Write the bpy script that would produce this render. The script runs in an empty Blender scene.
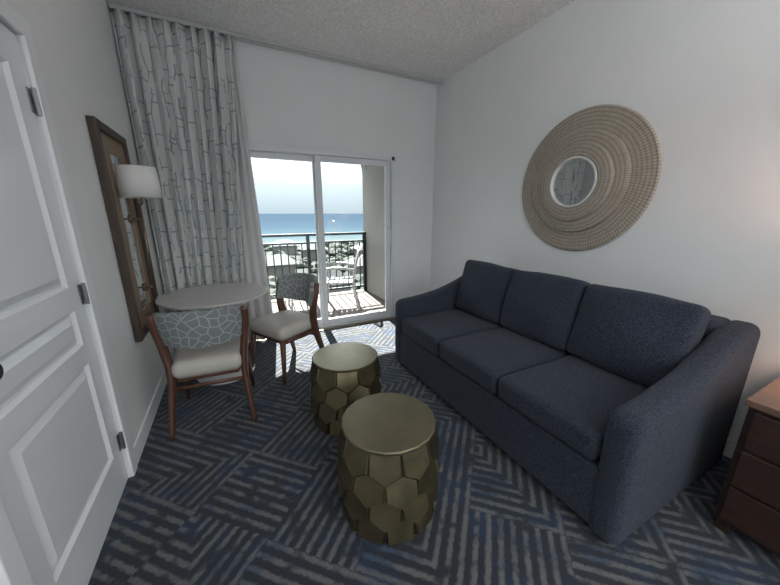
import bpy, bmesh, math, random
from mathutils import Vector, Matrix, noise
random.seed(4)
D=bpy.data; C=bpy.context
scene=C.scene
# ---------------------------------------------------------------- helpers
class NT:
    def __init__(s,name):
        s.m=D.materials.new(name); s.m.use_nodes=True; s.t=s.m.node_tree; s.n=s.t.nodes; s.l=s.t.links
        s.b=s.n['Principled BSDF']
    def node(s,typ,**kw):
        n=s.n.new(typ)
        for k,v in kw.items(): setattr(n,k,v)
        return n
    def math(s,op,a,b=None,c=None):
        n=s.n.new('ShaderNodeMath'); n.operation=op
        for i,v in enumerate((a,b,c)):
            if v is None: continue
            if isinstance(v,(int,float)): n.inputs[i].default_value=v
            else: s.l.new(v,n.inputs[i])
        return n.outputs[0]
    def mix(s,f,a,b):
        n=s.n.new('ShaderNodeMix'); n.data_type='RGBA'
        for sock,v in ((n.inputs[0],f),(n.inputs[6],a),(n.inputs[7],b)):
            if isinstance(v,(int,float)): sock.default_value=v
            elif isinstance(v,tuple): sock.default_value=(v[0],v[1],v[2],1)
            else: s.l.new(v,sock)
        return n.outputs[2]
    def noise(s,scale,detail=2,vec=None,rough=.5):
        n=s.n.new('ShaderNodeTexNoise'); n.inputs['Scale'].default_value=scale; n.inputs['Detail'].default_value=detail
        n.inputs['Roughness'].default_value=rough
        if vec is None: vec=s.obj()
        s.l.new(vec,n.inputs['Vector']); return n.outputs[0]
    def obj(s):
        if not hasattr(s,'_tc'): s._tc=s.n.new('ShaderNodeTexCoord')
        return s._tc.outputs['Object']
    def uv(s):
        s.obj(); return s._tc.outputs['UV']
    def scale(s,vec,sc):
        n=s.n.new('ShaderNodeMapping'); n.inputs['Scale'].default_value=sc; s.l.new(vec,n.inputs[0]); return n.outputs[0]
    def xyz(s,vec):
        n=s.n.new('ShaderNodeSeparateXYZ'); s.l.new(vec,n.inputs[0]); return n.outputs
    def comb(s,x,y,z=0):
        n=s.n.new('ShaderNodeCombineXYZ')
        for i,v in enumerate((x,y,z)):
            if isinstance(v,(int,float)): n.inputs[i].default_value=v
            else: s.l.new(v,n.inputs[i])
        return n.outputs[0]
    def bump(s,h,strength=.3,dist=.01):
        n=s.n.new('ShaderNodeBump'); n.inputs['Strength'].default_value=strength; n.inputs['Distance'].default_value=dist
        s.l.new(h,n.inputs['Height']); s.l.new(n.outputs[0],s.b.inputs['Normal'])
    def col(s,c):
        if isinstance(c,tuple): s.b.inputs['Base Color'].default_value=(*c[:3],1)
        else: s.l.new(c,s.b.inputs['Base Color'])
    def clamp(s,v): return s.math('MINIMUM',s.math('MAXIMUM',v,0),1)
def mat(name,c,rough=.6,metal=0,var=0,vs=20,bump=0,bs=200,stretch=None):
    t=NT(name); t.b.inputs['Roughness'].default_value=rough; t.b.inputs['Metallic'].default_value=metal
    v=t.obj()
    if stretch: v=t.scale(v,stretch)
    if var:
        f=t.noise(vs,4,v)
        f=t.math('MULTIPLY_ADD',f,3,-1); f=t.clamp(f)
        t.col(t.mix(f,tuple(x*(1-var) for x in c),tuple(min(1,x*(1+var)) for x in c)))
    else: t.col(tuple(c))
    if bump: t.bump(t.noise(bs,3,v),bump,.004)
    return t.m
def root(name,loc=(0,0,0),rz=0,local=False):
    e=D.objects.new(name,None); e.empty_display_size=.1; e.location=loc; e.rotation_euler[2]=rz
    C.collection.objects.link(e); e['local']=local; return e
def link(me,name,m,parent=None,smooth=False):
    o=D.objects.new(name,me); C.collection.objects.link(o)
    if m is not None:
        for mm in (m if isinstance(m,list) else [m]): me.materials.append(mm)
    if smooth:
        for p in me.polygons: p.use_smooth=True
    if parent:
        o.parent=parent
        if not parent['local']: o.matrix_parent_inverse=Matrix.Translation(-Vector(parent.location))
    return o
def frombm(bm,name,m,parent=None,smooth=False):
    bmesh.ops.recalc_face_normals(bm,faces=bm.faces)
    me=D.meshes.new(name); bm.to_mesh(me); bm.free(); return link(me,name,m,parent,smooth)
def addbox(bm,lo,hi,bev=0,seg=2):
    c=[(a+b)/2 for a,b in zip(lo,hi)]; s=[abs(b-a) for a,b in zip(lo,hi)]
    r=bmesh.ops.create_cube(bm,size=1,matrix=Matrix.Translation(c)@Matrix.Diagonal((*s,1)))
    if bev:
        es=set()
        for v in r['verts']: es.update(v.link_edges)
        bmesh.ops.bevel(bm,geom=list(es),offset=bev,segments=seg,profile=.5,affect='EDGES')
def boxes(name,lst,m,parent=None,bev=0):
    bm=bmesh.new()
    for lo,hi in lst: addbox(bm,lo,hi,bev)
    return frombm(bm,name,m,parent)
def addtube(bm,pts,rad,n=12,up=Vector((0,0,1)),cap=True):
    pts=[Vector(p) for p in pts]; rings=[]
    for i,p in enumerate(pts):
        d=(pts[min(i+1,len(pts)-1)]-pts[max(i-1,0)]).normalized()
        u=up if abs(d.dot(up))<.9 else Vector((1,0,0))
        if abs(d.z)>.7: u=Vector((1,0,0))
        a=(u-d*u.dot(d)).normalized(); b=d.cross(a)
        r=rad[i] if isinstance(rad,(list,tuple)) else rad
        ra,rb=r if isinstance(r,(list,tuple)) else (r,r)
        rings.append([bm.verts.new(p+a*ra*math.cos(2*math.pi*k/n)+b*rb*math.sin(2*math.pi*k/n)) for k in range(n)])
    for r0,r1 in zip(rings,rings[1:]):
        for k in range(n): bm.faces.new((r0[k],r0[(k+1)%n],r1[(k+1)%n],r1[k]))
    if cap: bm.faces.new(rings[0][::-1]); bm.faces.new(rings[-1])
def tube(name,pts,rad,m,parent=None,n=12,smooth=True):
    bm=bmesh.new(); addtube(bm,pts,rad,n); o=frombm(bm,name,m,parent,smooth)
    return o
def catmull(pts,k=5):
    P=[Vector(p) for p in pts]; out=[]
    for i in range(len(P)-1):
        p0=P[max(i-1,0)];p1=P[i];p2=P[i+1];p3=P[min(i+2,len(P)-1)]
        for j in range(k):
            t=j/k
            out.append(.5*((2*p1)+(-p0+p2)*t+(2*p0-5*p1+4*p2-p3)*t*t+(-p0+3*p1-3*p2+p3)*t**3))
    out.append(P[-1]); return out
def lathe(name,prof,center,m,parent=None,n=48,axis='z',smooth=True):
    bm=bmesh.new(); rings=[]
    for r,h in prof:
        ring=[]
        for k in range(n):
            a=2*math.pi*k/n
            if axis=='z': v=(center[0]+r*math.cos(a),center[1]+r*math.sin(a),center[2]+h)
            elif axis=='-x': v=(center[0]-h,center[1]+r*math.cos(a),center[2]+r*math.sin(a))
            else: v=(center[0]+h,center[1]+r*math.cos(a),center[2]+r*math.sin(a))
            ring.append(bm.verts.new(v))
        rings.append(ring)
    for r0,r1 in zip(rings,rings[1:]):
        for k in range(n): bm.faces.new((r0[k],r0[(k+1)%n],r1[(k+1)%n],r1[k]))
    if prof[0][0]>0: bm.faces.new(rings[0])
    if prof[-1][0]>0: bm.faces.new(rings[-1])
    bmesh.ops.remove_doubles(bm,verts=bm.verts,dist=1e-5)
    o=frombm(bm,name,m,parent,smooth)
    if smooth: autos(o)
    return o
def autos(o,ang=35):
    me=o.data; bm=bmesh.new(); bm.from_mesh(me)
    for e in bm.edges:
        if len(e.link_faces)==2 and e.calc_face_angle(0)>math.radians(ang): e.smooth=False
    bm.to_mesh(me); bm.free()
def rbox(name,c,h,r,m,parent=None,puff=(0,0,0),rot=None,wr=0,seed=0,fn=None):
    def ax(H):
        a=[-H+r*k/4 for k in range(5)]; n=11
        mid=[-H+r+(2*(H-r))*k/n for k in range(1,n)]
        return a+mid+[H-r+r*k/4 for k in range(5)]
    A=[ax(x) for x in h]; bm=bmesh.new()
    for d in range(3):
        e,f=[(1,2),(2,0),(0,1)][d]
        for sgn in (-1,1):
            g=[]
            for u in A[e]:
                row=[]
                for v in A[f]:
                    p=[0,0,0]; p[d]=sgn*h[d]; p[e]=u; p[f]=v; row.append(bm.verts.new(p))
                g.append(row)
            for i in range(len(g)-1):
                for j in range(len(g[0])-1): bm.faces.new((g[i][j],g[i+1][j],g[i+1][j+1],g[i][j+1]))
    bmesh.ops.remove_doubles(bm,verts=bm.verts,dist=1e-6)
    for v in bm.verts:
        p=v.co; q=Vector([max(-(h[i]-r),min(h[i]-r,p[i])) for i in range(3)]); dd=p-q
        p=q+dd.normalized()*r
        o=Vector(p)
        for i in range(3):
            e,f=[(1,2),(2,0),(0,1)][i]
            if puff[i]: p[i]+=puff[i]*(o[i]/h[i])*max(0,1-(o[e]/h[e])**2)*max(0,1-(o[f]/h[f])**2)
        if wr:
            nn=noise.noise_vector(o*5+Vector((seed*7.3,seed,0)))*wr; p+=nn
        if fn: p=fn(p)
        if rot is not None: p=rot@p
        v.co=p+Vector(c)
    return frombm(bm,name,m,parent,True)
# ---------------------------------------------------------------- materials
M_wall=mat('wall_paint',(.72,.73,.725),.75,0,.015,3,.1,90)
M_trim=mat('trim_white',(.75,.76,.765),.4)
M_door=mat('door_white_paint',(.74,.755,.775),.28)
t=NT('popcorn_ceiling'); n1=t.noise(60,3,None,.7); n2=t.noise(24,2)
f=t.clamp(t.math('MULTIPLY_ADD',n1,3.6,-1.3))
t.col(t.mix(f,(.64,.64,.62),(.86,.86,.85))); t.b.inputs['Roughness'].default_value=.95
t.bump(t.math('ADD',f,n2),.6,.010); M_ceil=t.m
# carpet
t=NT('carpet_geometric'); X,Y,Z=t.xyz(t.obj()); wob=t.math('MULTIPLY_ADD',t.noise(45,2),.020,-.010)
cs=.42
p=t.math('DIVIDE',t.math('ADD',t.math('MULTIPLY',t.math('ADD',X,Y),.7071),wob),cs)
q=t.math('DIVIDE',t.math('ADD',t.math('MULTIPLY',t.math('SUBTRACT',X,Y),.7071),wob),cs)
ip=t.math('FLOOR',p); iq=t.math('FLOOR',q); fp=t.math('SUBTRACT',p,ip); fq=t.math('SUBTRACT',q,iq)
chk=t.math('FLOORED_MODULO',t.math('ADD',ip,iq),2)
s1=t.math('ADD',t.math('MULTIPLY',fp,chk),t.math('MULTIPLY',fq,t.math('SUBTRACT',1,chk)))
wn=t.node('ShaderNodeTexWhiteNoise'); wn.noise_dimensions='2D'; t.l.new(t.comb(ip,iq),wn.inputs['Vector'])
rnd=wn.outputs['Value']
r2=t.math('GREATER_THAN',t.math('FRACT',t.math('MULTIPLY',rnd,7.3)),.5)
fpf=t.math('ABSOLUTE',t.math('SUBTRACT',r2,fp))
s2=t.math('MAXIMUM',fpf,fq)
sel=t.math('GREATER_THAN',rnd,.38)
s=t.math('ADD',t.math('MULTIPLY',s2,sel),t.math('MULTIPLY',s1,t.math('SUBTRACT',1,sel)))
st=t.math('FRACT',t.math('MULTIPLY',s,8)); line=t.clamp(t.math('MULTIPLY',t.math('SUBTRACT',st,.40),5))
line=t.math('MULTIPLY',line,t.clamp(t.math('MULTIPLY',t.math('SUBTRACT',1,st),6)))
brk=t.clamp(t.math('MULTIPLY_ADD',t.noise(12,3),6,-2.0)); line=t.math('MULTIPLY',line,brk)
fleck=t.noise(200,2,None,.75); fl=t.clamp(t.math('MULTIPLY_ADD',fleck,5,-2.1))
bl=t.clamp(t.math('MULTIPLY_ADD',t.noise(3.4,3),10,-5.1))
lc=t.mix(bl,(.145,.143,.142),(.055,.082,.128))
base=t.mix(t.clamp(t.math('MULTIPLY_ADD',t.noise(4,2),8,-4.0)),(.024,.027,.034),(.020,.037,.070))
colr=t.mix(line,base,lc); colr=t.mix(t.math('MULTIPLY',t.math('SUBTRACT',1,fl),.45),colr,(.024,.028,.038))
t.col(colr); t.b.inputs['Roughness'].default_value=.9; t.b.inputs['Specular IOR Level'].default_value=.2
t.b.inputs['Sheen Weight'].default_value=.12
t.bump(fleck,.6,.005); M_carpet=t.m
def distort(t,v,sc,amt):
    nz=t.node('ShaderNodeTexNoise'); nz.inputs['Scale'].default_value=sc; t.l.new(v,nz.inputs['Vector'])
    mx=t.node('ShaderNodeVectorMath',operation='MULTIPLY_ADD'); t.l.new(nz.outputs[1],mx.inputs[0]); mx.inputs[1].default_value=(amt,amt,0); t.l.new(v,mx.inputs[2])
    return mx.outputs[0]
t=NT('curtain_print'); v=distort(t,t.uv(),3.2,.13); U,V,_=t.xyz(v)
def brick(uo,vo,bw,rh,mo):
    b=t.node('ShaderNodeTexBrick'); t.l.new(t.comb(t.math('ADD',V,vo),t.math('ADD',U,uo)),b.inputs['Vector'])
    b.inputs['Scale'].default_value=1; b.inputs['Brick Width'].default_value=bw; b.inputs['Row Height'].default_value=rh
    b.inputs['Mortar Size'].default_value=mo; b.inputs['Mortar Smooth'].default_value=0; b.offset=.37; b.offset_frequency=2
    return b.outputs['Fac']
l1=t.math('MULTIPLY',brick(0,0,.26,.105,.0062),t.math('GREATER_THAN',t.noise(5,2,t.uv()),.45))
l2=t.math('MULTIPLY',brick(.03,.13,.37,.125,.0045),t.math('GREATER_THAN',t.noise(6,2,t.scale(t.uv(),(1,.6,1))),.52))
c=t.mix(t.clamp(t.math('ADD',l1,l2)),(.62,.63,.615),(.29,.335,.345)); t.col(c); t.b.inputs['Roughness'].default_value=.9; t.b.inputs['Specular IOR Level'].default_value=.2
M_curt=t.m
t=NT('chair_back_print'); v=distort(t,t.uv(),7,.04)
vo=t.node('ShaderNodeTexVoronoi',feature='DISTANCE_TO_EDGE'); vo.voronoi_dimensions='2D'; vo.inputs['Scale'].default_value=1; t.l.new(t.scale(v,(19,19,1)),vo.inputs['Vector'])
l1=t.math('LESS_THAN',vo.outputs['Distance'],.055)
t.col(t.mix(l1,(.19,.205,.205),(.36,.38,.375))); t.b.inputs['Roughness'].default_value=.9; M_chairfab=t.m
M_lin=mat('curtain_lining',(.62,.62,.61),.9)
t=NT('sofa_navy_weave'); f=t.clamp(t.math('MULTIPLY_ADD',t.noise(230,2,None,.75),5,-2.05))
t.col(t.mix(f,(.008,.012,.020),(.050,.060,.084))); t.b.inputs['Roughness'].default_value=.95; t.b.inputs['Specular IOR Level'].default_value=.2
t.b.inputs['Sheen Weight'].default_value=.06; t.bump(f,.45,.002); M_sofa=t.m
M_walnut=mat('walnut_wood',(.085,.036,.021),.42,0,.35,6,.05,60,(6,6,1))
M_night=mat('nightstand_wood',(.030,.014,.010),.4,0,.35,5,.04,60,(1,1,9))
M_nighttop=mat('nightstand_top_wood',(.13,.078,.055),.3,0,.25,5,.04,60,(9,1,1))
M_framedark=mat('dark_frame_wood',(.055,.034,.023),.45,0,.3,8,.05,60,(6,6,1))
M_tan=mat('tan_wood_veneer',(.24,.165,.105),.4,0,.18,8,.04,60,(8,8,.8))
M_seat=mat('seat_cream_vinyl',(.45,.425,.38),.55,0,.04,8,.05,200)
M_tabletop=mat('tabletop_laminate',(.52,.51,.485),.25,0,.06,10,0,1,(1,8,1))
M_white=mat('powder_coat_white',(.62,.62,.61),.35)
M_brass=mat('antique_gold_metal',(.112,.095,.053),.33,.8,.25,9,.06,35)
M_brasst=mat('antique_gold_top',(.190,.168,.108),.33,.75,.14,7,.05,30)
M_steel=mat('hinge_steel',(.32,.32,.33),.35,.9)
M_bronze=mat('sconce_bronze',(.20,.15,.10),.35,.8)
M_black=mat('black_knob',(.02,.02,.02),.35,.3)
M_shade=mat('lamp_shade_linen',(.74,.73,.70),.8,0,.02,100,.1,300)
M_vinyl=mat('door_vinyl_white',(.66,.68,.70),.35)
M_track=mat('aluminium_track',(.22,.17,.12),.4,.4)
t=NT('mirror_glass'); t.b.inputs['Metallic'].default_value=1; t.b.inputs['Roughness'].default_value=.02; t.col((.72,.73,.73)); M_mirror=t.m
t=NT('door_glass'); tr=t.node('ShaderNodeBsdfTransparent'); tr.inputs[0].default_value=(.93,.96,.96,1); gl=t.node('ShaderNodeBsdfGlossy'); gl.inputs['Roughness'].default_value=.01
mx=t.node('ShaderNodeMixShader'); mx.inputs[0].default_value=.03; t.l.new(tr.outputs[0],mx.inputs[1]); t.l.new(gl.outputs[0],mx.inputs[2])
t.l.new(mx.outputs[0],t.n['Material Output'].inputs[0]); M_glass=t.m
# woven disc
t=NT('woven_rattan'); X,Y,Z=t.xyz(t.obj()); th=t.math('ARCTAN2',Z,Y); r=t.math('SQRT',t.math('ADD',t.math('MULTIPLY',Y,Y),t.math('MULTIPLY',Z,Z)))
rr=t.math('MULTIPLY',r,1/.027); ir=t.math('FLOOR',rr); fr=t.math('SUBTRACT',rr,ir)
ang=t.math('SINE',t.math('MULTIPLY',t.math('ADD',th,t.math('MULTIPLY',ir,.37)),150)); ang=t.math('MULTIPLY_ADD',ang,.5,.5)
gro=t.math('SINE',t.math('MULTIPLY',fr,math.pi)); hgt=t.math('MULTIPLY',t.math('POWER',gro,.4),t.math('MULTIPLY_ADD',ang,.55,.45))
vr=t.noise(30,4,None,.7); hh=t.math('MULTIPLY',hgt,t.math('MULTIPLY_ADD',vr,1.4,.3))
t.col(t.mix(t.clamp(hh),(.17,.14,.11),(.44,.385,.32))); t.b.inputs['Roughness'].default_value=.85; t.bump(hgt,.5,.004); M_rattan=t.m
# outside
t=NT('sea_water'); X,Y,Z=t.xyz(t.obj()); g=t.node('ShaderNodeMapRange'); t.l.new(Y,g.inputs[0]); g.inputs[1].default_value=150; g.inputs[2].default_value=700
rp=t.node('ShaderNodeValToRGB'); t.l.new(g.outputs[0],rp.inputs[0]); e=rp.color_ramp.elements
e[0].position=0; e[0].color=(.085,.10,.10,1); e[1].position=1; e[1].color=(.022,.037,.056,1)
k=rp.color_ramp.elements.new(.08); k.color=(.045,.070,.083,1); k=rp.color_ramp.elements.new(.3); k.color=(.027,.046,.067,1)
wv=t.noise(.05,4,t.scale(t.obj(),(.3,1.5,1))); t.col(t.mix(t.math('MULTIPLY',wv,.22),rp.outputs[0],(.07,.09,.105))); t.b.inputs['Roughness'].default_value=1; t.b.inputs['Specular IOR Level'].default_value=0
M_sea=t.m
t=NT('dune_ground'); X,Y,Z=t.xyz(t.obj()); yy=t.math('ADD',Y,t.math('MULTIPLY',t.noise(.08,3),14))
sand=t.math('GREATER_THAN',yy,141); gr=t.math('GREATER_THAN',t.noise(.35,4),.40)
t.col(t.mix(sand,t.mix(gr,(.048,.047,.041),(.020,.025,.021)),(.075,.072,.062))); t.b.inputs['Roughness'].default_value=1; M_dune=t.m
M_shrub=mat('shrub_green',(.018,.027,.018),.9,0,.4,.8)
M_stucco=mat('balcony_stucco',(.25,.24,.225),.9,0,.03,5,.3,80)
M_rail=mat('railing_dark_teal',(.010,.018,.022),.45,.2)
t=NT('balcony_deck'); X,Y,Z=t.xyz(t.obj()); ln=t.math('LESS_THAN',t.math('FRACT',t.math('MULTIPLY',X,7)),.1)
t.col(t.mix(ln,(.115,.092,.080),(.05,.038,.032))); t.b.inputs['Roughness'].default_value=.8; M_deck=t.m
# ---------------------------------------------------------------- room shell
XL,XR,YB,H=-.635,2.49,3.61,2.94
YF=-2.0
boxes('floor',[((XL-.12,YF,-.1),(XR+.12,YB,0))],M_carpet)
boxes('ceiling',[((XL-.12,YF,H),(XR+.12,YB+.14,H+.12))],M_ceil)
boxes('wall_right',[((XR,YF,0),(XR+.12,YB+.14,H))],M_wall)
DY0,DY1,DH=1.05,1.88,2.06
boxes('wall_left',[((XL-.12,YF,0),(XL,DY0,H)),((XL-.12,DY1,0),(XL,YB+.14,H)),((XL-.12,DY0,DH),(XL,DY1,H))],M_wall)
OX0,OX1,OH=.02,1.90,2.07
boxes('wall_back',[((XL,YB,0),(OX0,YB+.14,H)),((OX1,YB,0),(XR,YB+.14,H)),((OX0,YB,OH),(OX1,YB+.14,H))],M_wall)
boxes('baseboard_left',[((XL,DY1+.07,0),(XL+.014,YB,.11))],M_trim,bev=.003)
boxes('baseboard_right',[((XR-.014,YF,0),(XR,YB,.11))],M_trim,bev=.003)
boxes('baseboard_back',[((OX1+.005,YB-.014,0),(XR-.014,YB,.11))],M_trim,bev=.003)
# interior door
dr=root('door_1',(XL-.02,(DY0+DY1)/2,0))
xf=XL-.006; xb=XL-.05
st_=.115
pan=[(.22,.74),(.83,.99),(1.09,1.93)]
lst=[((xb,DY0+.004,.012),(xf,DY0+st_,DH-.005)),((xb,DY1-st_,.012),(xf,DY1-.004,DH-.005))]
zs=[.012]+[z for p_ in pan for z in p_]+[DH-.005]
for a,b in zip(zs[0::2],zs[1::2]): lst.append(((xb,DY0+st_,a),(xf,DY1-st_,b)))
boxes('stiles_rails',lst,M_door,dr)
bm=bmesh.new()
for a,b in pan:
    y0,y1=DY0+st_,DY1-st_
    def loop(ins,x): return [bm.verts.new(v) for v in ((x,y0+ins,a+ins),(x,y1-ins,a+ins),(x,y1-ins,b-ins),(x,y0+ins,b-ins))]
    L=[loop(0,xf),loop(.012,xf-.014),loop(.022,xf-.014),loop(.05,xf-.003)]
    for l0,l1 in zip(L,L[1:]):
        for k in range(4): bm.faces.new((l0[k],l0[(k+1)%4],l1[(k+1)%4],l1[k]))
    bm.faces.new(L[-1])
frombm(bm,'raised_panels',M_door,dr)
bm=bmesh.new()
for z in (.24,1.04,1.83):
    addtube(bm,[(XL+.006,DY1-.004,z-.05),(XL+.006,DY1-.004,z+.05)],.008,10)
    addbox(bm,(XL-.005,DY1-.035,z-.045),(XL-.003,DY1-.006,z+.045))
frombm(bm,'hinges',M_steel,dr)
lathe('door_knob',[(.0,.0),(.03,.0),(.03,.008),(.012,.012),(.012,.035),(.026,.042),(.03,.055),(.022,.068),(0,.07)],(xf,DY0+.05,1.005),M_black,dr,24,'x')
boxes('trim_1',[((XL,DY1-.002,0),(XL+.018,DY1+.07,DH+.07)),((XL,DY0-.07,0),(XL+.018,DY0+.002,DH+.07)),((XL,DY0-.07,DH),(XL+.0185,DY1+.07,DH+.071))],M_trim,bev=.005)
# sliding door
w=root('window_1',((OX0+OX1)/2,YB+.05,0))
y0,y1=YB-.012,YB+.12
boxes('outer_frame',[((OX0,y0,0),(OX0+.045,y1,OH)),((OX1-.045,y0,0),(OX1,y1,OH)),((OX0,y0,OH-.05),(OX1,y1,OH)),((OX0,y0+.02,0),(OX1,y1,.025))],M_vinyl,w,.004)
def panel(nm,xa,xb_,yc):
    s_=.065; z0,z1=.03,OH-.055
    boxes(nm+'_sash',[((xa,yc-.018,z0),(xa+s_,yc+.018,z1)),((xb_-s_,yc-.018,z0),(xb_,yc+.018,z1)),((xa+s_,yc-.018,z1-.06),(xb_-s_,yc+.018,z1)),((xa+s_,yc-.018,z0),(xb_-s_,yc+.018,z0+.08))],M_vinyl,w,.004)
    boxes(nm+'_glass',[((xa+s_,yc-.003,z0+.08),(xb_-s_,yc+.003,z1-.06))],M_glass,w)
panel('sliding_panel',.92,1.85,YB+.03); panel('fixed_panel',.07,.97,YB+.085)
bm=bmesh.new(); addbox(bm,(1.81,YB-.002,.95),(1.835,YB+.012,1.25),.004); addtube(bm,catmull([(1.822,YB,.98),(1.822,YB-.035,1.0),(1.822,YB-.04,1.1),(1.822,YB-.035,1.2),(1.822,YB,1.22)]),.008,8)
frombm(bm,'door_handle',M_vinyl,w)
boxes('trim_2',[((OX0,YB-.075,0),(OX1,YB-.012,.012))],M_track,None,.003)
# curtain track
bm=bmesh.new(); addbox(bm,(XL+.01,YB-.15,H-.03),(XR-.01,YB-.12,H),.004)
for i in range(60): addbox(bm,(XL+.04+i*.05,YB-.139,H-.036),(XL+.052+i*.05,YB-.131,H-.03))
frombm(bm,'curtain_track',mat('track_grey',(.45,.45,.45),.4))
# ---------------------------------------------------------------- curtain
def drape(name,xt,xb_,yc,folds,amp,m,parent,zt=H-.035,zb=.02,ulen=2.1,seed=0):
    nu,nv=folds*14,26; bm=bmesh.new(); uvl=bm.loops.layers.uv.new(); g=[]
    for j in range(nv+1):
        tt=j/nv; row=[]
        for i in range(nu+1):
            s=i/nu; sw=s+.012*math.sin(s*folds*4.1+seed)
            ee=tt**1.15; xa=xt[0]*(1-ee)+xb_[0]*ee; xz=xt[1]*(1-ee)+xb_[1]*ee
            ph=2*math.pi*folds*sw
            a=amp*(.75+.35*tt)*(1+.3*math.sin(s*9+seed))
            x=xa+(xz-xa)*s+.35*a*math.sin(2*ph)*.5*min(1,4*s)
            y=yc+a*math.sin(ph+.5*math.sin(tt*2.5+s*5+seed))
            row.append(bm.verts.new((x,y,zt+(zb-zt)*tt)))
        g.append(row)
    for j in range(nv):
        for i in range(nu):
            f=bm.faces.new((g[j][i],g[j][i+1],g[j+1][i+1],g[j+1][i]))
            for l,(a,b) in zip(f.loops,((i,j),(i+1,j),(i+1,j+1),(i,j+1))): l[uvl].uv=(a/nu*ulen,b/nv*2.9)
    me=D.meshes.new(name); bm.to_mesh(me); bm.free(); o=link(me,name,m,parent,True)
    md=o.modifiers.new('s','SOLIDIFY'); md.thickness=.002
    return o
cr=root('curtain',(-.2,YB-.13,0))
drape('printed_drape',(-.630,.20),(-.61,.03),YB-.135,9,.042,M_curt,cr,seed=1,ulen=1.7)
drape('lining',(.10,.235),(.02,.34),YB-.055,3,.022,M_lin,cr,ulen=.6,seed=3)
# ---------------------------------------------------------------- sofa
SX0,SX1,SY0,SY1=1.265,2.37,.45,2.41
so=root('sofa',((SX0+SX1)/2,(SY0+SY1)/2,0))
AT=.125
prof=[(SX0+.006,.05),(SX0,.2),(SX0,.4),(SX0,.58)]
prof+=[(SX0+.065-.065*math.cos(a),.58+.065*math.sin(a)) for a in [math.pi/2*k/7 for k in range(1,7)]]
prof+=[(p_.x,p_.y) for p_ in catmull([(SX0+.065,.646,0),(1.5,.66,0),(1.72,.695,0),(1.92,.755,0),(2.06,.812,0),(2.17,.848,0),(2.30,.86,0)],4)]
prof+=[(2.30+.075*math.sin(a),.785+.075*math.cos(a)) for a in [math.pi/2*k/7 for k in range(1,8)]]
prof+=[(2.375,.6),(2.373,.3),(2.365,.05)]
prof=[Vector((a,0,b)) for a,b in prof]
def arm(nm,ya,yb,r=.045):
    bm=bmesh.new(); n=len(prof); nor=[]
    for i in range(n):
        d=(prof[min(i+1,n-1)]-prof[max(i-1,0)]).normalized(); nor.append(Vector((d.z,0,-d.x)))
    rings=[]
    steps=[(math.pi/2*k/6) for k in range(7)]
    for yy,ins in [(ya+r*(1-math.sin(s_)),r*(1-math.cos(s_))) for s_ in steps[::-1]]+[(yb-r*(1-math.sin(s_)),r*(1-math.cos(s_))) for s_ in steps]:
        ring=[]
        for p_,n_ in zip(prof,nor):
            q_=p_+n_*ins
            if p_.z<.051: q_.z=p_.z
            ring.append(bm.verts.new((q_.x,yy,q_.z)))
        rings.append(ring)
    for r0,r1 in zip(rings,rings[1:]):
        for k in range(n): bm.faces.new((r0[k],r0[(k+1)%n],r1[(k+1)%n],r1[k]))
    bm.faces.new(rings[0]); bm.faces.new(rings[-1][::-1])
    o=frombm(bm,nm,M_sofa,so,True); autos(o,50)
arm('arm_near',SY0,SY0+AT); arm('arm_far',SY1-AT,SY1)
rbox('base',((SX0+.012+2.3)/2,(SY0+SY1)/2,.20),((2.3-SX0-.012)/2,(SY1-SY0)/2-AT+.02,.15),.015,M_sofa,so)
rbox('back_frame',(2.25,(SY0+SY1)/2,.47),(.10,(SY1-SY0)/2-AT+.03,.39),.045,M_sofa,so)
cw=(SY1-SY0-2*AT)/3
Rb=Matrix.Rotation(math.radians(15),3,'Y')
for i in range(3):
    yc=SY0+AT+cw*(i+.5)
    rbox('seat_cushion_%d'%(i+1),(SX0+.005+.33,yc,.428),(.335,cw/2-.003,.073),.036,M_sofa,so,(.0,0,.02),None,.007,i)
    rbox('back_cushion_%d'%(i+1),(1.985,yc,.73),(.085,cw/2-.002,.235),.040,M_sofa,so,(.05,0,.010),Rb,.013,i+5)
bm=bmesh.new()
for x in (SX0+.08,SX1-.08):
    for y in (SY0+.07,SY1-.07): addbox(bm,(x-.03,y-.03,0),(x+.03,y+.03,.052))
frombm(bm,'feet',M_black,so)
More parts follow.
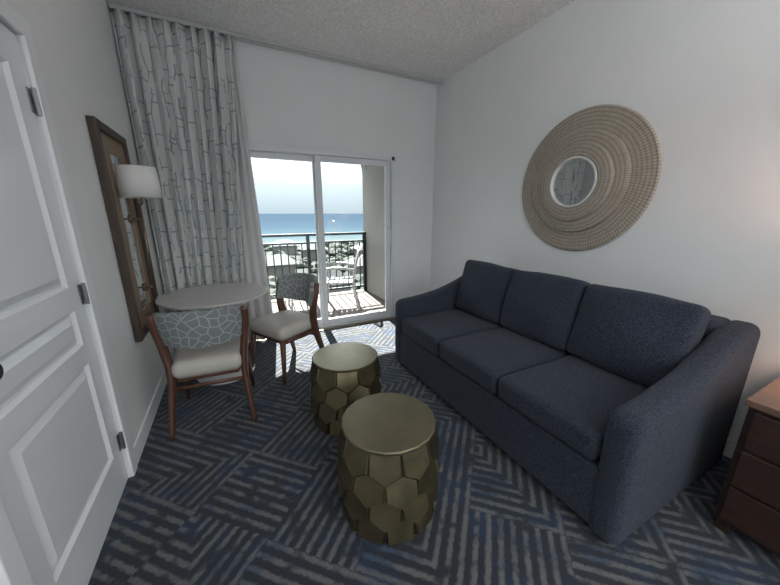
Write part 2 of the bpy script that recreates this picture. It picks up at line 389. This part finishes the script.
# ---------------------------------------------------------------- drum tables
def drum(cx,cy,rz):
    r0=root('drum_side_table',(cx,cy,0),rz,True)
    N,Mr,Ht=10,4,.455; bm=bmesh.new(); dz=Ht/Mr
    def Rz(z): u=z/Ht; return .196+.038*math.sin(math.pi*(.08+.80*u))+.006*u
    rings=[]
    for k in range(Mr+1):
        ring=[]
        for i in range(2*N):
            a=math.pi*i/N; sgn=1 if (i+k)%2 else -1
            amp=0 if k in (0,Mr) else dz*.20
            z=k*dz+sgn*amp; rr=Rz(z)+.003; ring.append(bm.verts.new((rr*math.cos(a),rr*math.sin(a),z)))
        rings.append(ring)
    for k in range(Mr):
        lo,hi=rings[k],rings[k+1]
        for i in range(2*N):
            if (i+k)%2==0:
                L,Rr=(i-1)%(2*N),(i+1)%(2*N)
                cell=[lo[L],lo[i],lo[Rr],hi[Rr],hi[i],hi[L]]
                c=sum((v.co for v in cell),Vector())/6; nrm=Vector((c.x,c.y,0)).normalized()
                inn=[]
                for v in cell:
                    p_=c+(v.co-c)*.88; d=p_.dot(nrm); tgt=c.dot(nrm)-.001-(p_.z-c.z)*.34
                    p_=p_+nrm*(tgt-d); inn.append(bm.verts.new(p_))
                for j in range(6): bm.faces.new((cell[j],cell[(j+1)%6],inn[(j+1)%6],inn[j]))
                bm.faces.new(inn)
    bm.faces.new(rings[0][::-1])
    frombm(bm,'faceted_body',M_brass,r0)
    bm=bmesh.new(); R1=Rz(Ht)
    def ring(r,z): return [bm.verts.new((r*math.cos(2*math.pi*i/(2*N)),r*math.sin(2*math.pi*i/(2*N)),z)) for i in range(2*N)]
    L=[ring(R1-.01,Ht-.001),ring(R1+.003,Ht),ring(R1+.005,Ht+.012),ring(R1-.001,Ht+.016)]
    for a,b in zip(L,L[1:]):
        for i in range(2*N): bm.faces.new((a[i],a[(i+1)%(2*N)],b[(i+1)%(2*N)],b[i]))
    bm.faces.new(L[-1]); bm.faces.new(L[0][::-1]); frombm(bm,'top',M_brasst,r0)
drum(.563,1.12,.1); drum(.602,1.85,.35)
# ---------------------------------------------------------------- round table
TX,TY=-.165,2.94
tb=root('round_dining_table',(TX,TY,0))
lathe('table_top',[(0,.715),(.395,.715),(.413,.722),(.418,.735),(.415,.742),(0,.742)],(TX,TY,0),M_tabletop,tb,72)
lathe('pedestal',[(0,0),(.23,0),(.235,.008),(.22,.018),(.09,.03),(.045,.06),(.035,.15),(.035,.62),(.05,.68),(.14,.705),(.14,.7155),(0,.7155)],(TX,TY,0),M_white,tb,40)
# ---------------------------------------------------------------- chairs
def dining_chair(loc,rz):
    c=root('dining_chair',loc,rz,True)
    def sh(p):
        k=1+.10*(p.y/.22); p.x*=k; return p
    rbox('seat',(0,-.005,.425),(.225,.22,.058),.05,M_seat,c,(0,0,.018),None,0,0,sh)
    rbox('seat_apron',(0,0,.36),(.20,.195,.018),.012,M_walnut,c,(0,0,0),None,0,0,sh)
    bm=bmesh.new(); uvl=bm.loops.layers.uv.new(); nu,nv=28,8
    def pt(s,tv,off):
        a=(s-.5)*2*math.radians(72); Rr=.25
        zt=.805+.035*math.cos(a*1.1); zb=.585+.035*(1-math.cos(a))
        z=zb+(zt-zb)*tv; bul=.016*math.sin(math.pi*tv)
        lean=-.05*(z-.6)/.2
        r_=Rr+off*(.016+bul*.5)
        return Vector((r_*math.sin(a),-.035-(r_)*math.cos(a)*.88+lean,z))
    outer=[[bm.verts.new(pt(i/nu,j/nv,1)) for i in range(nu+1)] for j in range(nv+1)]
    inner=[[bm.verts.new(pt(i/nu,j/nv,-1)) for i in range(nu+1)] for j in range(nv+1)]
    def q(a,uvs):
        f=bm.faces.new(a)
        for l,u in zip(f.loops,uvs): l[uvl].uv=u
    for j in range(nv):
        for i in range(nu):
            uvs=[(i/nu*.6,j/nv*.24),((i+1)/nu*.6,j/nv*.24),((i+1)/nu*.6,(j+1)/nv*.24),(i/nu*.6,(j+1)/nv*.24)]
            q((outer[j][i],outer[j][i+1],outer[j+1][i+1],outer[j+1][i]),uvs); q((inner[j][i],inner[j+1][i],inner[j+1][i+1],inner[j][i+1]),[uvs[0],uvs[3],uvs[2],uvs[1]])
    for i in range(nu):
        for j in (0,nv):
            q((outer[j][i],outer[j][i+1],inner[j][i+1],inner[j][i]),[(i/nu*.6,j/nv*.24)]*4)
    for j in range(nv):
        for i in (0,nu): q((outer[j][i],outer[j+1][i],inner[j+1][i],inner[j][i]),[(i/nu*.6,j/nv*.24)]*4)
    o=frombm(bm,'curved_backrest',M_chairfab,c,True); autos(o,60)
    for sx,nm in ((-1,'l'),(1,'r')):
        P=catmull([(sx*.245,-.275,0),(sx*.222,-.215,.22),(sx*.213,-.17,.40),(sx*.232,-.148,.56),(sx*.25,-.165,.70),(sx*.255,-.19,.805)],4)
        n=len(P); rad=[((.015+.011*min(1,2*k/n)) ,(.018+.022*math.sin(math.pi*min(1,k/n*1.02)))) for k in range(n)]
        tube('rear_post_'+nm,P,rad,M_walnut,c,12)
        tube('front_leg_'+nm,[(sx*.235,.215,0),(sx*.222,.195,.18),(sx*.205,.175,.37)],[(.012,.013),(.018,.02),(.022,.026)],M_walnut,c,12)
        tube('side_rail_'+nm,[(sx*.205,.175,.345),(sx*.213,-.165,.352)],[(.018,.012),(.018,.012)],M_walnut,c,10)
    tube('stretcher',[(-.216,-.195,.30),(0,-.19,.30),(.216,-.195,.30)],[(.014,.009)]*3,M_walnut,c,10)
    return c
dining_chair((-.215,2.385,0),math.radians(-4))
d=(-.88,-.48); dining_chair((.345,2.80,0),math.atan2(-d[0],d[1]))
# ---------------------------------------------------------------- wall panel mirror + sconce
mr=root('framed_wall_mirror',(XL+.02,2.74,1.24))
MY0,MY1,MZ0,MZ1=2.43,3.05,.58,1.92
bm=bmesh.new(); fw=.05
for lo,hi in [((XL+.001,MY0,MZ0),(XL+.04,MY0+fw,MZ1)),((XL+.001,MY1-fw,MZ0),(XL+.04,MY1,MZ1)),((XL+.001,MY0+fw,MZ0),(XL+.04,MY1-fw,MZ0+fw)),((XL+.001,MY0+fw,MZ1-fw),(XL+.04,MY1-fw,MZ1))]: addbox(bm,lo,hi,.003)
frombm(bm,'frame',M_framedark,mr)
boxes('wood_liner',[((XL+.001,MY0+fw,MZ0+fw),(XL+.022,MY0+fw+.18,MZ1-fw)),((XL+.001,MY1-fw-.1,MZ0+fw),(XL+.022,MY1-fw,MZ1-fw)),((XL+.001,MY0+fw,MZ0+fw),(XL+.0215,MY1-fw,MZ0+fw+.1)),((XL+.001,MY0+fw,MZ1-fw-.1),(XL+.0215,MY1-fw,MZ1-fw))],M_tan,mr)
boxes('mirror_glass',[((XL+.001,MY0+fw+.17,MZ0+fw+.09),(XL+.014,MY1-fw-.09,MZ1-fw-.09))],M_mirror,mr)
sc=root('wall_sconce',(XL+.07,2.72,1.5))
SXc,SYc=-.505,2.70
bm=bmesh.new(); n=32
a=[bm.verts.new((SXc+.118*math.cos(2*math.pi*k/n),SYc+.118*math.sin(2*math.pi*k/n),1.50)) for k in range(n)]
b=[bm.verts.new((SXc+.108*math.cos(2*math.pi*k/n),SYc+.108*math.sin(2*math.pi*k/n),1.695)) for k in range(n)]
for k in range(n): bm.faces.new((a[k],a[(k+1)%n],b[(k+1)%n],b[k]))
o=frombm(bm,'shade',M_shade,sc,True); md=o.modifiers.new('s','SOLIDIFY'); md.thickness=.003
bm=bmesh.new(); RX,RY=XL+.08,2.86
addtube(bm,[(RX,RY,.78),(RX,RY,1.47)],.009,10)
addtube(bm,catmull([(RX,RY,1.44),(RX+.01,RY-.01,1.50),(SXc-.02,SYc+.03,1.46),(SXc,SYc,1.47),(SXc,SYc,1.56)],5),.006,10)
addtube(bm,[(SXc,SYc,1.52),(SXc,SYc,1.57)],.018,12)
for z in (.86,1.36):
    addtube(bm,[(XL+.015,RY,z),(RX,RY,z)],.007,10); addtube(bm,[(XL+.014,RY,z),(XL+.024,RY,z)],.03,20)
for k in range(3):
    a=2*math.pi*k/3; addtube(bm,[(SXc,SYc,1.57),(SXc+.112*math.cos(a),SYc+.112*math.sin(a),1.60)],.002,6)
frombm(bm,'arm_and_rod',M_bronze,sc,True)
lathe('bulb',[(0,1.57),(.012,1.57),(.028,1.61),(.025,1.635),(0,1.648)],(SXc,SYc,0),M_white,sc,16)
# ---------------------------------------------------------------- round woven mirror
RC=(XR,1.61,1.63)
rm=root('round_woven_mirror',RC,0,True)
prf=[(0.0,.001),(.525,.001),(.53,.012),(.52,.024),(.375,.034),(.372,.060),(.35,.066),(.285,.070),(.282,.094),(.25,.100),(.20,.100),(.19,.092),(.186,.02),(0,.02)]
lathe('woven_disc',prf,(0,0,0),M_rattan,rm,96,'-x')
lathe('mirror_rim',[(.172,.02),(.172,.096),(.175,.102),(.184,.102),(.189,.096),(.189,.02)],(0,0,0),M_white,rm,64,'-x')
lathe('mirror_glass',[(0,.021),(.173,.021),(.173,.080),(0,.080)],(0,0,0),M_mirror,rm,64,'-x')
# ---------------------------------------------------------------- nightstand + lamp
nx0,nx1,ny0,ny1,nh=1.82,2.45,-.28,.335,.66
ns=root('nightstand',((nx0+nx1)/2,(ny0+ny1)/2,0))
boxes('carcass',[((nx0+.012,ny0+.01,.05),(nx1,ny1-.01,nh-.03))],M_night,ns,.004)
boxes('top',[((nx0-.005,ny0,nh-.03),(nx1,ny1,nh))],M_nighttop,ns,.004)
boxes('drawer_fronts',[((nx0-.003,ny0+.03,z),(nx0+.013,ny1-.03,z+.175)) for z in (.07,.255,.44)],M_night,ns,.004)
boxes('pulls',[((nx0-.02,-.05,z+.08),(nx0-.004,.11,z+.093)) for z in (.07,.255,.44)],M_bronze,ns,.002)
boxes('legs',[((x,y,0),(x+.045,y+.045,.052)) for x in (nx0+.02,nx1-.07) for y in (ny0+.02,ny1-.065)],M_night,ns)
tl=root('table_lamp',(2.22,-.02,nh))
lathe('lamp_base',[(0,0),(.08,0),(.082,.012),(.03,.03),(.05,.10),(.065,.16),(.04,.25),(.012,.29),(.012,.40),(0,.40)],(2.22,-.02,nh+.0005),M_bronze,tl,32)
t=NT('lamp_shade_lit'); t.col((.85,.75,.62)); t.b.inputs['Emission Color'].default_value=(1,.72,.45,1); t.b.inputs['Emission Strength'].default_value=1.0
o=lathe('lamp_shade',[(.16,.33),(.135,.56)],(2.22,-.02,nh),t.m,tl,32)
bm=bmesh.new(); bm.from_mesh(o.data)
bmesh.ops.delete(bm,geom=[f for f in bm.faces if len(f.verts)>4],context='FACES'); bm.to_mesh(o.data); bm.free()
L=D.lights.new('table_lamp_bulb','POINT'); L.energy=8; L.color=(1,.60,.50); L.shadow_soft_size=.05
lo=D.objects.new('bulb_light',L); C.collection.objects.link(lo); lo.location=(2.22,-.02,nh+.52); lo.parent=tl; lo.matrix_parent_inverse=Matrix.Translation(-Vector(tl.location))
# ---------------------------------------------------------------- balcony
BY=5.30
boxes('balcony_floor',[((-1.2,YB+.14,-.12),(2.4,BY+.1,-.02)),((OX0,YB,-.12),(OX1,YB+.14,0))],M_deck)
bm=bmesh.new(); addbox(bm,(2.2,YB+.14,-.12),(2.42,BY+.1,2.9)); addbox(bm,(-1.4,YB+.14,-.12),(-1.2,BY+.1,2.9)); addbox(bm,(-1.2,YB+.14,2.75),(2.2,BY+.1,2.9)); addbox(bm,(-1.2,BY-.1,2.55),(2.2,BY+.1,2.75))
pts=[(2.2,2.55)]+[(1.7+.5*math.cos(a),2.05+.5*math.sin(a)) for a in [math.pi/2*k/10 for k in range(11)]]
a=[bm.verts.new((x,BY-.1,z)) for x,z in pts]; b=[bm.verts.new((x,BY+.1,z)) for x,z in pts]
bm.faces.new(a); bm.faces.new(b[::-1])
for k in range(len(a)): bm.faces.new((a[k],a[(k+1)%len(a)],b[(k+1)%len(a)],b[k]))
frombm(bm,'balcony_wall',M_stucco)
bm=bmesh.new()
addbox(bm,(-1.2,BY-.03,1.03),(2.2,BY+.03,1.07)); addbox(bm,(-1.2,BY-.015,.90),(2.2,BY+.015,.93)); addbox(bm,(-1.2,BY-.015,.06),(2.2,BY+.015,.09))
for i in range(30):
    x=-1.14+i*.115; addbox(bm,(x-.008,BY-.008,.09),(x+.008,BY+.008,.90))
for x in (-1.17,.1,1.15,2.17): addbox(bm,(x-.025,BY-.025,-.02),(x+.025,BY+.025,1.03))
frombm(bm,'balcony_railing',M_rail)
pc=root('patio_chair',(1.45,4.55,-.02),math.radians(70),True)
bm=bmesh.new()
for sx in (-1,1):
    addtube(bm,[(sx*.24,.22,0),(sx*.22,.2,.62)],.016,8); addtube(bm,catmull([(sx*.24,-.27,0),(sx*.22,-.2,.42),(sx*.2,-.3,.88)]),.016,8)
    addtube(bm,catmull([(sx*.23,.24,.62),(sx*.25,0,.64),(sx*.22,-.22,.60)]),.02,8)
for i in range(6): addbox(bm,(-.22,-.2+i*.075,.40),(.22,-.145+i*.075,.42),.004)
for i in range(6):
    x=-.175+i*.07; addtube(bm,catmull([(x,-.2,.42),(x,-.235,.62),(x,-.29,.86)]),[(.022,.006)]*11,8)
addtube(bm,catmull([(-.2,-.3,.87),(0,-.32,.9),(.2,-.3,.87)]),.02,8)
M_pat=mat('patio_white_resin',(.26,.26,.26),.5)
frombm(bm,'chair_frame_and_slats',M_pat,pc,True)
pt_=root('patio_table',(.85,4.8,-.02),0,True)
lathe('patio_table_top',[(0,.44),(.24,.44),(.25,.45),(.24,.462),(0,.462)],(0,0,0),M_pat,pt_,32)
bm=bmesh.new()
for k in range(4):
    a=math.pi/4+k*math.pi/2; addtube(bm,[(.2*math.cos(a),.2*math.sin(a),0),(.14*math.cos(a),.14*math.sin(a),.445)],.013,8)
frombm(bm,'patio_table_legs',M_pat,pt_,True)
# ---------------------------------------------------------------- landscape
bm=bmesh.new(); 
for co in [((-5000,148),(5000,148),(5000,9000),(-5000,9000))]: bm.faces.new([bm.verts.new((x,y,-12.1)) for x,y in co])
frombm(bm,'sea',M_sea)
bm=bmesh.new(); bm.faces.new([bm.verts.new(v) for v in ((-400,6,-12),(400,6,-12),(400,150,-12),(-400,150,-12))]); frombm(bm,'beach_ground',M_dune)
PAV=[(8,70,9,7,3),(22,95,8,7,3),(27,62,10,8,3),(14,48,6,5,2.6),(38,88,10,8,3),(16,110,9,7,3)]
bm=bmesh.new()
for i in range(620):
    y=random.uniform(28,136); x=random.uniform(-.1,.6)*y+random.uniform(-6,6); s_=random.uniform(.6,1.9)
    if any(abs(x-p_[0])<p_[2]/2+3 and abs(y-p_[1])<p_[3]/2+3 for p_ in PAV): continue
    r_=bmesh.ops.create_icosphere(bm,subdivisions=2,radius=s_,matrix=Matrix.Translation((x,y,-12+s_*.3))@Matrix.Diagonal((1.3,1.3,.8,1)))
    for v in r_['verts']: v.co+=noise.noise_vector(v.co*1.3)*.45*s_
frombm(bm,'dune_shrubs',M_shrub)
M_roof=mat('pavilion_roof',(.070,.070,.072),.8,0,.1,2); M_hw=mat('pavilion_siding',(.12,.115,.105),.8)
def pav(x,y,w_,d_,h_):
    r0=root('beach_pavilion',(x,y,-12),0,True)
    boxes('siding',[((-w_*.4,-d_*.4,0),(w_*.4,d_*.4,h_))],M_hw,r0)
    bm=bmesh.new(); b=[bm.verts.new(v) for v in ((-w_/2,-d_/2,h_),(w_/2,-d_/2,h_),(w_/2,d_/2,h_),(-w_/2,d_/2,h_))]; a=[bm.verts.new((-w_*.2,0,h_+1.8)),bm.verts.new((w_*.2,0,h_+1.8))]
    bm.faces.new(b[::-1]); bm.faces.new((b[0],b[1],a[1],a[0])); bm.faces.new((b[2],b[3],a[0],a[1])); bm.faces.new((b[1],b[2],a[1])); bm.faces.new((b[3],b[0],a[0])); frombm(bm,'hip_roof',M_roof,r0)
for p_ in PAV: pav(*p_)
# ---------------------------------------------------------------- lights / world / camera
S=D.lights.new('sun','SUN'); S.energy=28; S.angle=math.radians(.6); S.color=(1,.96,.90)
s=D.objects.new('sun',S); C.collection.objects.link(s); dirv=Vector((-.10,-1,-.92)); s.rotation_euler=dirv.to_track_quat('-Z','Y').to_euler(); s.location=(3,12,12)
A=D.lights.new('added_fill_up','AREA'); A.shape='DISK'; A.size=.9; A.energy=38; A.color=(.98,.99,1)  # unseen fill light, added to brighten the ceiling and soften the room
a=D.objects.new('added_fill_up',A); C.collection.objects.link(a); a.location=(.8,-.7,1.95); a.rotation_euler=(math.radians(180),0,0)
wd=D.worlds.new('World'); scene.world=wd; wd.use_nodes=True; nt=wd.node_tree; bg=nt.nodes['Background']
tc=nt.nodes.new('ShaderNodeTexCoord'); sp=nt.nodes.new('ShaderNodeSeparateXYZ'); nt.links.new(tc.outputs['Generated'],sp.inputs[0])
rp=nt.nodes.new('ShaderNodeValToRGB'); nt.links.new(sp.outputs[2],rp.inputs[0]); e=rp.color_ramp.elements
e[0].position=0; e[0].color=(.20,.235,.262,1); e[1].position=.22; e[1].color=(.91,.96,1,1)
k=rp.color_ramp.elements.new(.08); k.color=(.30,.335,.36,1)
nt.links.new(rp.outputs[0],bg.inputs[0]); bg.inputs[1].default_value=2.6
cam=D.cameras.new('camera'); co=D.objects.new('camera',cam); C.collection.objects.link(co); scene.camera=co
cam.sensor_width=36; cam.lens=309/780*36; cam.clip_start=.02; cam.clip_end=20000
co.location=(0,0,1.4); co.rotation_euler=(math.radians(90-14.4),0,math.radians(-27))
scene.view_settings.view_transform='Standard'; scene.view_settings.exposure=.42
